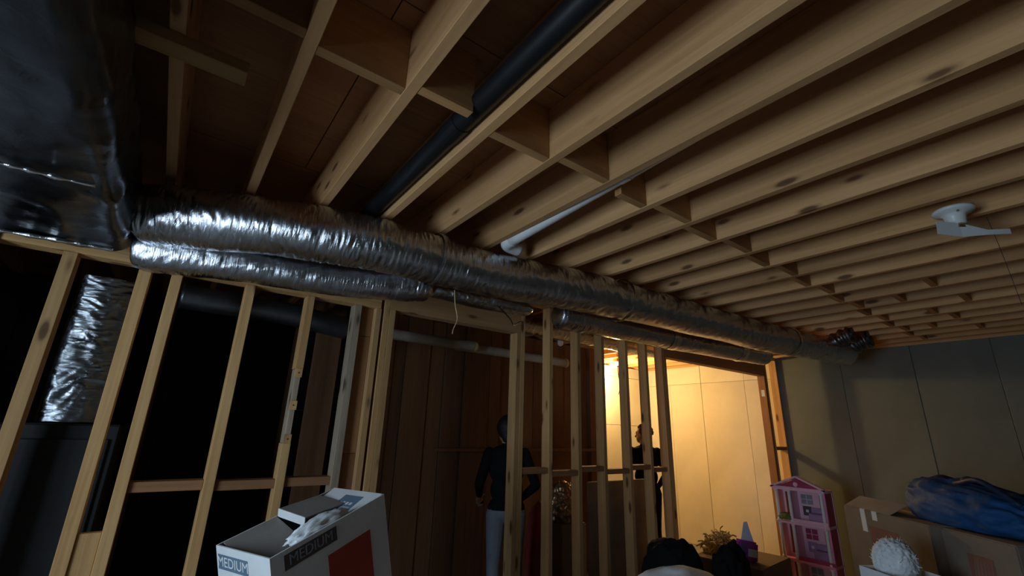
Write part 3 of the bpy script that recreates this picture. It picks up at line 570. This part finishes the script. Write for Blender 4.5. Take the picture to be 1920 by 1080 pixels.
bm = bmesh.new(); panel(bm, (0, 0, 0), (0.42, 0.12, 0.004)); done('flap', bm, CARDI, b1, (-0.14, -0.19, 0.55), (0.5, 0, 0))
# blue carrier bag lying on the boxes
bb = tag(empty('carrier_bag', (3.60, 0.62, TOP + 0.003), math.atan2(e1.y, e1.x)), 'big blue woven carrier bag slumped on top of the boxes', 'bag')
bm = bmesh.new(); bmesh.ops.create_icosphere(bm, subdivisions=5, radius=1.0)
for v in bm.verts:
    c = v.co; sx = math.copysign(abs(c.x) ** 0.7, c.x); sy = math.copysign(abs(c.y) ** 0.75, c.y)
    q = Vector((sx * 2.2, sy * 2.2, c.z * 2)); d = 1 + 0.10 * (1 - 2 * abs(noise.noise(q * 1.3 + Vector((3, 1, 2))))) + 0.03 * noise.noise(q * 5)
    zt = max(c.z, -0.55) + 0.55
    v.co = Vector((sx * 0.37 * d, sy * 0.18 * d, zt * (0.13 + 0.03 * sx) * d))
done('body', bm, BAGB, bb, smooth=True)
for dx, dy in ((0.30, -0.03), (0.33, 0.04)):
    tube('handle', [(dx, dy, 0.17), (dx + 0.05, dy - 0.02, 0.19), (dx + 0.10, dy - 0.03, 0.13), (dx + 0.08, dy - 0.02, 0.085), (dx + 0.03, dy, 0.10)], 0.008, BAGD, bb, 8)
tube('handle', [(-0.3, 0.05, 0.14), (-0.15, 0.08, 0.235), (0.0, 0.06, 0.215), (0.1, 0.02, 0.2)], 0.014, BAGD, bb, 8)
bm = bmesh.new(); tube_bm(bm, [(0.02, -0.02, 0.205), (0.15, -0.06, 0.205), (0.30, -0.04, 0.195)], lambda f: 0.03 + 0.012 * math.sin(f * 9), 12); done('folded_rim', bm, BAGD, bb, smooth=True)
# white box with a fluffy bundle
carton('lower_carton', 2.98, 0.85, 0, 0.4, 0.36, 0.55, math.atan2(e1.y, e1.x) + math.pi, 'brown carton standing under the small white box', False)
wbx = tag(empty('white_box', (2.96, 0.835, 0.5515), 2.6), 'small white open box in front of the cardboard boxes', 'box'); open_box(wbx, 0.26, 0.2, 0.345, CWHITE, CWHITE)
fz = tag(empty('fluffy_bundle', (2.97, 0.855, 0.815)), 'fluffy white bundle bulging out of the small white box', 'bundle')
blob('body', (0, 0, 0.115), (0.088, 0.078, 0.095), CLOTHW, 9, 0.12, 6.5, 5, fz, (0, 0, 2.6), 0.9)
bm = bmesh.new(); rs = random.Random(3)
for k in range(130):
    th, ph = rs.uniform(0, 6.283), math.acos(rs.uniform(-0.1, 1)); d = Vector((math.sin(ph) * math.cos(th), math.sin(ph) * math.sin(th), math.cos(ph)))
    p = Vector((d.x * 0.085, d.y * 0.08, 0.115 + d.z * 0.098)); q = p + d * rs.uniform(0.002, 0.012) + Vector((rs.uniform(-.02, .02), rs.uniform(-.02, .02), rs.uniform(-.02, .02)))
    cyl_bm(bm, p, q, 0.002, 0.0007, 5)
o = done('loose_fibres', bm, CLOTHW, fz); o['kind'] = 'stuff'
# ------------------------------------------------------------------ pile in front of the wide opening
tag(blob('rubbish_sack', (3.10, 2.20, 0.385), (0.20, 0.19, 0.385), BLACK, 12, 0.13, 2.6, 5, flatten=1.0, ridge=False, boxy=0.75), 'black stuffed sack at the left of the pile by the wide opening', 'bag')
tag(blob('rubbish_sack', (3.37, 1.92, 0.375), (0.13, 0.125, 0.375), BLACK, 21, 0.16, 3.0, 5, flatten=1.0, ridge=False, boxy=0.75), 'black stuffed sack at the right of the pile beside the purple package', 'bag')
carton('floor_carton', 4.12, 2.25, 0, 0.62, 0.55, 0.53, 0.1, 'dark brown carton carrying the purple package and straw', False)
gs = bmesh.new(); rs = random.Random(5)
for k in range(190):
    a = rs.uniform(0, 6.283); r = rs.uniform(0, 0.13); p = Vector((r * math.cos(a) * 1.3, r * math.sin(a), rs.uniform(0.0, 0.15) * (1 - r / 0.16)))
    d = Vector((rs.uniform(-1, 1), rs.uniform(-1, 1), rs.uniform(-0.25, 0.45))).normalized() * rs.uniform(0.05, 0.11)
    m_ = p + d * 0.5 + Vector((rs.uniform(-.03, .03), rs.uniform(-.03, .03), 0.035)); p.z = max(p.z, 0.006)
    tube_bm(gs, [p, m_, p + d + Vector((0, 0, max(0.012, 0.006 - p.z - d.z)))], 0.006, 4, 6)
tag(done('straw_heap', gs, GOLD, None, (4.08, 2.40, 0.533)), 'tangle of golden straw packing behind the black sacks', 'straw', kind='stuff')
bk = blob('straw_basket', (0, 0, 0), (0.01, 0.01, 0.01), GOLD) if False else None
pk = tag(empty('toy_package', (3.98, 2.14, 0.535), -0.35), 'purple toy package with a pale blue pointed card on top', 'toy')
pk.rotation_euler = (0, 0.16, -0.5)
bm = bmesh.new(); panel(bm, (0, 0, 0.075), (0.17, 0.08, 0.15)); bmesh.ops.bevel(bm, geom=list(bm.edges), offset=0.015, segments=2, affect='EDGES'); done('body', bm, PURP, pk)
bm = bmesh.new(); V4 = [bm.verts.new(v) for v in ((-0.05, -0.004, 0.13), (0.085, -0.004, 0.10), (0.0, -0.004, 0.29), (-0.03, -0.004, 0.28))]; V5 = [bm.verts.new(v.co + Vector((0, 0.004, 0))) for v in V4]
bm.faces.new(V4); bm.faces.new(V5[::-1])
for k in range(4): bm.faces.new((V4[k], V4[(k + 1) % 4], V5[(k + 1) % 4], V5[k]))
done('header_card', bm, LBLU, pk)
bm = bmesh.new(); panel(bm, (0.03, -0.0415, 0.07), (0.075, 0.004, 0.055)); done('window_panel', bm, LBLU, pk, (0, 0, 0))
bm = bmesh.new(); panel(bm, (-0.05, -0.041, 0.085), (0.05, 0.003, 0.09)); done('dark_print', bm, VIO, pk)
carton('near_carton', 1.86, 1.33, 0, 0.45, 0.45, 0.62, 0.3, 'brown carton under the white sack, close to the viewpoint', False)
tag(blob('white_sack', (1.90, 1.31, 0.78), (0.24, 0.22, 0.155), CLOTHW, 30, 0.07, 1.8, 5, flatten=1.0), 'rounded white sack at the bottom edge before the black pile', 'bag')
# things behind the partition
tag(slab('grey_board', 3.06, 3.86, 2.96, 2.985, 0, ZC - 0.41, GBOARD, None, 0.002), 'grey sheet of board standing behind the right-hand studs', 'board')
tag(slab('plywood_offcut', 0.78, 0.96, 3.42, 3.44, 0, ZC + 0.78, PLANK, None, 0.002), 'tall brown plywood offcut standing behind the patched stud', 'board')
pw = tag(empty('wrapped_parcel', (3.0, 3.22, 0)), 'parcel in crinkled clear wrap glinting behind the studs', 'parcel')
blob('wrap', (0, 0, 0.86), (0.13, 0.12, 0.17), CLEAR, 50, 0.2, 3.5, 5, pw, flatten=0.8); bm = bmesh.new(); panel(bm, (0, 0, 0.365), (0.3, 0.28, 0.73)); bmesh.ops.bevel(bm, geom=list(bm.edges), offset=0.01, segments=2, affect='EDGES'); done('carton', bm, CARD, pw)
tag(blob('red_sack', (2.52, 2.985, 0.46), (0.105, 0.105, 0.46), REDC, 61, 0.10, 2.2, 4, flatten=1.0), 'dark red cloth sack behind the doorway stud', 'bag')

# ------------------------------------------------------------------ dollhouse
DX, DY = 5.0, 2.10
dh = tag(empty('dollhouse', (DX, DY, 0)), 'tall pink toy dollhouse with white columns and open rooms', 'dollhouse')
DW, DD = 0.44, 0.17
def dp(nm, x0, x1, y0, y1, z0, z1, m, parent=None, bev=0.0): return slab(nm, x0, x1, y0, y1, z0, z1, m, parent or dh, bev)
lev = [0.0, 0.03, ZC - 1.065, ZC - 0.748, ZC - 0.452]
dp('back_panel', DD - 0.006, DD, -DW / 2, DW / 2, 0, lev[4], PINKL)
dp('side_panel', 0.012, DD - 0.006, -DW / 2, -DW / 2 + 0.008, 0, lev[4], MAG); dp('side_panel', 0.06, DD - 0.006, DW / 2 - 0.008, DW / 2, 0, lev[4], PINKL)
dp('corner_post', 0.0, 0.012, -DW / 2, -DW / 2 + 0.016, 0, lev[4], PINK); dp('corner_post', DD - 0.012, DD + 0.006, -DW / 2 - 0.004, -DW / 2, 0, lev[4], PINKL)
for i, z in enumerate(lev[1:]):
    dp('floor_slab', -0.02, DD - 0.006, -DW / 2 - 0.006, DW / 2 + 0.006, z - 0.022, z, PINKL if i != 1 else PINK, bev=0.002)
    if i < 3:
        top = lev[i + 2] - 0.022
        for yy in (DW / 2 - 0.02, DW / 2 - 0.135, -DW / 2 + 0.03):
            bm = bmesh.new(); lathe_bm(bm, [(0.019, 0), (0.019, 0.014), (0.0145, 0.02), (0.0135, top - z - 0.02), (0.018, top - z - 0.012), (0.019, top - z)], 14); done('column', bm, WPLA, dh, (-0.002, yy, z), smooth=False)
        dp('room_wall', 0.02, DD - 0.0065, DW / 2 - 0.142, DW / 2 - 0.136, z, top, PINKL)
        hh = top - z; xf = DD - 0.0115
        # printed windows, doors and furniture of each room
        dp('printed_curtain', xf, xf + 0.004, DW / 2 - 0.075, DW / 2 - 0.03, z + 0.02, top - 0.03, BRN); dp('printed_curtain', xf, xf + 0.004, DW / 2 - 0.125, DW / 2 - 0.088, z + 0.02, top - 0.03, BRN)
        wn = dp('printed_window', xf, xf + 0.004, -0.05, 0.05, z + hh * 0.55, z + hh * 0.86, GREY if i != 1 else MAG)
        slab('muntin', -0.004, -0.002, -0.002, 0.002, -hh * 0.15, hh * 0.15, WPLA, wn); slab('muntin', -0.004, -0.002, -0.05, 0.05, -0.002, 0.002, WPLA, wn)
        dp('printed_door', xf, xf + 0.004, -DW / 2 + 0.05, -DW / 2 + 0.11, z + hh * 0.42, z + hh * 0.92, BRN if i == 2 else MAG)
        sf = dp('toy_furniture', 0.07, DD - 0.02, -DW / 2 + 0.03, -0.03, z + 0.0005, z + hh * 0.3, LILAC, bev=0.006); slab('furniture_back', 0.02, 0.035, -0.075, 0.075, hh * 0.14, hh * 0.32, LILAC, sf, 0.006)
        pf = dp('printed_picture', xf, xf + 0.004, -0.03, 0.045, z + hh * 0.18, z + hh * 0.48, INKD if i == 2 else LILAC); slab('picture_spot', -0.004, -0.002, -0.012, 0.012, -0.012, 0.012, WPLA, pf)
bm = bmesh.new(); gy = DW / 2 + 0.02
def tri(bm, x0, x1, pts):
    a = [bm.verts.new((x0, *p)) for p in pts]; b = [bm.verts.new((x1, *p)) for p in pts]; bm.faces.new(a); bm.faces.new(b[::-1])
    for k in range(len(pts)): bm.faces.new((a[k], a[(k + 1) % len(pts)], b[(k + 1) % len(pts)], b[k]))
zt = lev[4]; tri(bm, -0.015, 0.03, [(-gy + 0.03, zt), (gy - 0.03, zt), (0.0, zt + 0.085)]); rf = done('gable', bm, MAG, dh)
for (ya, za, yb, zb) in ((-gy, zt, 0, zt + 0.105), (gy, zt, 0, zt + 0.105), (-gy, zt + 0.002, gy, zt + 0.002)):
    bm = bmesh.new(); d = Vector((0, yb - ya, zb - za)); n_ = Vector((0, -d.z, d.y)).normalized() * 0.008
    tri(bm, -0.028, 0.035, [(ya - n_.y, za - n_.z), (yb - n_.y, zb - n_.z), (yb + n_.y, zb + n_.z), (ya + n_.y, za + n_.z)]); done('gable_trim', bm, PINKL, rf)
bm = bmesh.new(); lathe_bm(bm, [(0.02, 0), (0.02, 0.004)], 16, Matrix.Translation((-0.019, 0.01, zt + 0.035)) @ Matrix.Rotation(math.pi / 2, 4, 'Y')); done('emblem', bm, PINKL, rf)
bm = bmesh.new(); tri(bm, 0.03, DD, [(-DW / 2, zt), (DW / 2, zt), (0, zt + 0.03)]); done('roof', bm, PINK, dh)
for i in (1, 2):
    z = lev[i + 1]; rl = dp('railing', -0.018, -0.014, -DW / 2, DW / 2 - 0.15, z + 0.0005, z + 0.03, MAG if i == 1 else PINKL)
blob('window_box_plant', (0.0, DW / 2 - 0.075, lev[3] + 0.03), (0.03, 0.06, 0.035), GRN, 3, 0.25, 4, 3, dh)

# ------------------------------------------------------------------ people
def capsule(bm, p0, p1, r0, r1, seg=14):
    p0 = Vector(p0); p1 = Vector(p1); d = p1 - p0; L = max(d.length, 1e-5); q = d.to_track_quat('Z', 'Y')
    prof = [(r0 * math.sin(a), -r0 * math.cos(a)) for a in (0.02, 0.5, 1.05)] + [(r0, 0), (r1, L)] + [(r1 * math.cos(a), L + r1 * math.sin(a)) for a in (0.5, 1.05, 1.55)]
    lathe_bm(bm, prof, seg, Matrix.Translation(p0) @ q.to_matrix().to_4x4())
def ellip(bm, c, r, rot=None):
    res = bmesh.ops.create_icosphere(bm, subdivisions=3, radius=1.0); m_ = Matrix.Translation(c) @ (rot or Matrix.Identity(4)) @ Matrix.Diagonal((*r, 1)); bmesh.ops.transform(bm, matrix=m_, verts=res['verts'])
def remesh(bm, voxel, smooth_it):
    bmesh.ops.recalc_face_normals(bm, faces=bm.faces)
    me = bpy.data.meshes.new('tmp'); bm.to_mesh(me); bm.free(); o = bpy.data.objects.new('tmp', me); COL.objects.link(o)
    r = o.modifiers.new('r', 'REMESH'); r.mode = 'VOXEL'; r.voxel_size = voxel
    s_ = o.modifiers.new('s', 'SMOOTH'); s_.iterations = smooth_it; s_.factor = 0.5
    dg = bpy.context.evaluated_depsgraph_get(); out = bpy.data.meshes.new_from_object(o.evaluated_get(dg)); bpy.data.objects.remove(o); return out
def person(name, loc, rz, H, arms, label, top, trousers, hairm, curly, headturn=0.0, lean=0.0, legs=None):
    """local frame: faces -y, left hand at +x; H = height, joints given in units of a 1.65 m figure"""
    k = H / 1.65; root = tag(empty(name, loc, rz), label, 'person')
    S = lambda *p: Vector(p) * k
    sh_z = 1.36; hipz = 0.86
    T = lambda p: Vector((p.x, p.y - lean * max(0, p.z - hipz * k), p.z))
    bm = bmesh.new()
    cap = lambda a, b, r0, r1: capsule(bm, T(S(*a)), T(S(*b)), r0 * k, r1 * k)
    # torso
    for c, r in (((0, 0, 0.90), (0.165, 0.115, 0.12)), ((0, 0, 1.05), (0.145, 0.10, 0.14)), ((0, 0, 1.22), (0.165, 0.112, 0.15)), ((0, 0.005, 1.33), (0.17, 0.095, 0.09))): ellip(bm, T(S(*c)), Vector(r) * k)
    cap((0, 0.01, 1.38), (0, -0.005, 1.47), 0.055, 0.05)
    # head
    hc = T(S(0, -0.015, 1.545)); Rh = Matrix.Rotation(headturn, 4, 'Z')
    def h(p): return hc + (Rh @ (Vector(p) * k))
    ellip(bm, h((0, 0.01, 0.01)), Vector((0.074, 0.092, 0.10)) * k, Rh); ellip(bm, h((0, -0.03, -0.055)), Vector((0.054, 0.06, 0.058)) * k, Rh); ellip(bm, h((0, -0.062, -0.085)), Vector((0.025, 0.02, 0.02)) * k, Rh)
    capsule(bm, h((0, -0.080, 0.012)), h((0, -0.104, -0.028)), 0.009 * k, 0.014 * k); ellip(bm, h((0, -0.074, 0.03)), Vector((0.052, 0.016, 0.012)) * k, Rh)
    ellip(bm, h((0, -0.084, -0.056)), Vector((0.024, 0.010, 0.010)) * k, Rh)
    for s in (-1, 1): ellip(bm, h((s * 0.075, 0.012, -0.005)), Vector((0.010, 0.018, 0.03)) * k, Rh)
    # legs
    for s in (-1, 1):
        L = (legs or {}).get(s, ((s * 0.09, 0.0, 0.86), (s * 0.095, -0.015, 0.47), (s * 0.10, 0.02, 0.085)))
        for (a, b, r0, r1) in ((0, 1, 0.088, 0.058), (1, 2, 0.058, 0.040)): capsule(bm, S(*L[a]), S(*L[b]), r0 * k, r1 * k)
        capsule(bm, S(L[2][0], L[2][1] + 0.02, 0.045), S(L[2][0] + s * 0.015, L[2][1] - 0.14, 0.032), 0.038 * k, 0.030 * k)
    # arms with hands
    hands = []
    for s in (-1, 1):
        A = arms[s]; cap((s * 0.165, 0.0, 1.345), A[0], 0.052, 0.042); cap(A[0], A[1], 0.042, 0.029)
        e_, w_ = T(S(*A[0])), T(S(*A[1])); d = (w_ - e_).normalized(); side = d.cross(Vector((0, 1, 0.2))).normalized(); nrm = side.cross(d)
        pc = w_ + d * 0.05 * k; q = Matrix((side, nrm, d)).transposed().to_4x4(); ellip(bm, pc, Vector((0.038, 0.016, 0.05)) * k, q); hands.append(pc)
        for j, (off, ln) in enumerate(((-0.028, 0.062), (-0.009, 0.075), (0.010, 0.072), (0.028, 0.055))):
            b0 = w_ + d * 0.088 * k + side * off * k; b1_ = b0 + (d * 0.55 + nrm * 0.12).normalized() * ln * 0.55 * k; b2_ = b1_ + (d * 0.6 + nrm * 0.5).normalized() * ln * 0.5 * k
            capsule(bm, b0, b1_, 0.0098 * k, 0.009 * k, 10); capsule(bm, b1_, b2_, 0.009 * k, 0.0075 * k, 10)
        t0 = w_ + d * 0.03 * k - side * s * 0.03 * k; t1 = t0 + (d * 0.7 - side * s * 0.7).normalized() * 0.04 * k; t2 = t1 + (d + nrm * 0.3).normalized() * 0.03 * k
        capsule(bm, t0, t1, 0.0125 * k, 0.0105 * k, 10); capsule(bm, t1, t2, 0.0105 * k, 0.0085 * k, 10)
    me = remesh(bm, 0.0075, 4); me.materials.clear()
    for m_ in (SKIN, top, trousers, SHOE): me.materials.append(m_)
    for p in me.polygons:
        c = p.center; i = 1
        if (c - hc).length < 0.17 * k and c.z > T(S(0, 0, 1.43)).z: i = 0
        elif min((c - q).length for q in hands) < 0.075 * k and c.z < 1.6: i = 0
        elif c.z < 0.075 * k: i = 3
        elif c.z < 0.90 * k and abs(c.x) < 0.19 * k: i = 2
        p.material_index = i; p.use_smooth = True
    link('body', me, None, root)
    for s in (-1, 1):
        bm = bmesh.new(); ellip(bm, h((s * 0.03, -0.079, 0.012)), Vector((0.012, 0.007, 0.008)) * k, Rh); done('eye', bm, EYE, root, smooth=True)
    bm = bmesh.new(); rs = random.Random(len(name) + int(H * 100))
    ellip(bm, h((0, 0.028, 0.03)), Vector((0.084, 0.092, 0.098)) * k, Rh)
    if curly:
        for j in range(70):
            th = rs.uniform(0, 6.283); ph = rs.uniform(0, 1.75); dv = Vector((math.sin(ph) * math.cos(th), math.sin(ph) * math.sin(th), math.cos(ph)))
            if dv.y < -0.55 and dv.z < 0.5: continue
            ellip(bm, h((dv.x * 0.082, 0.025 + dv.y * 0.092, 0.025 + dv.z * 0.10)), Vector((0.022, 0.022, 0.022)) * k)
    else:
        ellip(bm, h((0, 0.05, -0.04)), Vector((0.078, 0.06, 0.09)) * k, Rh); ellip(bm, h((0, 0.02, 0.02)), Vector((0.105, 0.105, 0.115)) * k, Rh)
    hm = remesh(bm, 0.008, 2); hm.materials.clear(); link('hair', hm, hairm, root, smooth=True)
    return root
# standing in the lit back room
person('person', (4.71, 3.62, 0), math.radians(150), 1.575, {1: ((0.23, 0.03, 1.08), (0.20, -0.06, 0.84)), -1: ((-0.24, 0.05, 1.09), (-0.19, -0.12, 0.92))}, 'person in dark clothes standing in the lit back room behind the studs', CLK, DTR, HAIRG, True, headturn=0.7, lean=0.04)
# half hidden by the doorway stud
person('person', (2.425, 3.28, 0), math.radians(160), 1.58, {1: ((0.25, 0.02, 1.10), (0.20, -0.18, 0.98)), -1: ((-0.25, 0.06, 1.09), (-0.18, -0.16, 0.95))}, 'person in a black top and grey trousers half hidden by the doorway stud', CLK, JEAN, HAIRD, False, headturn=0.2, lean=0.05)
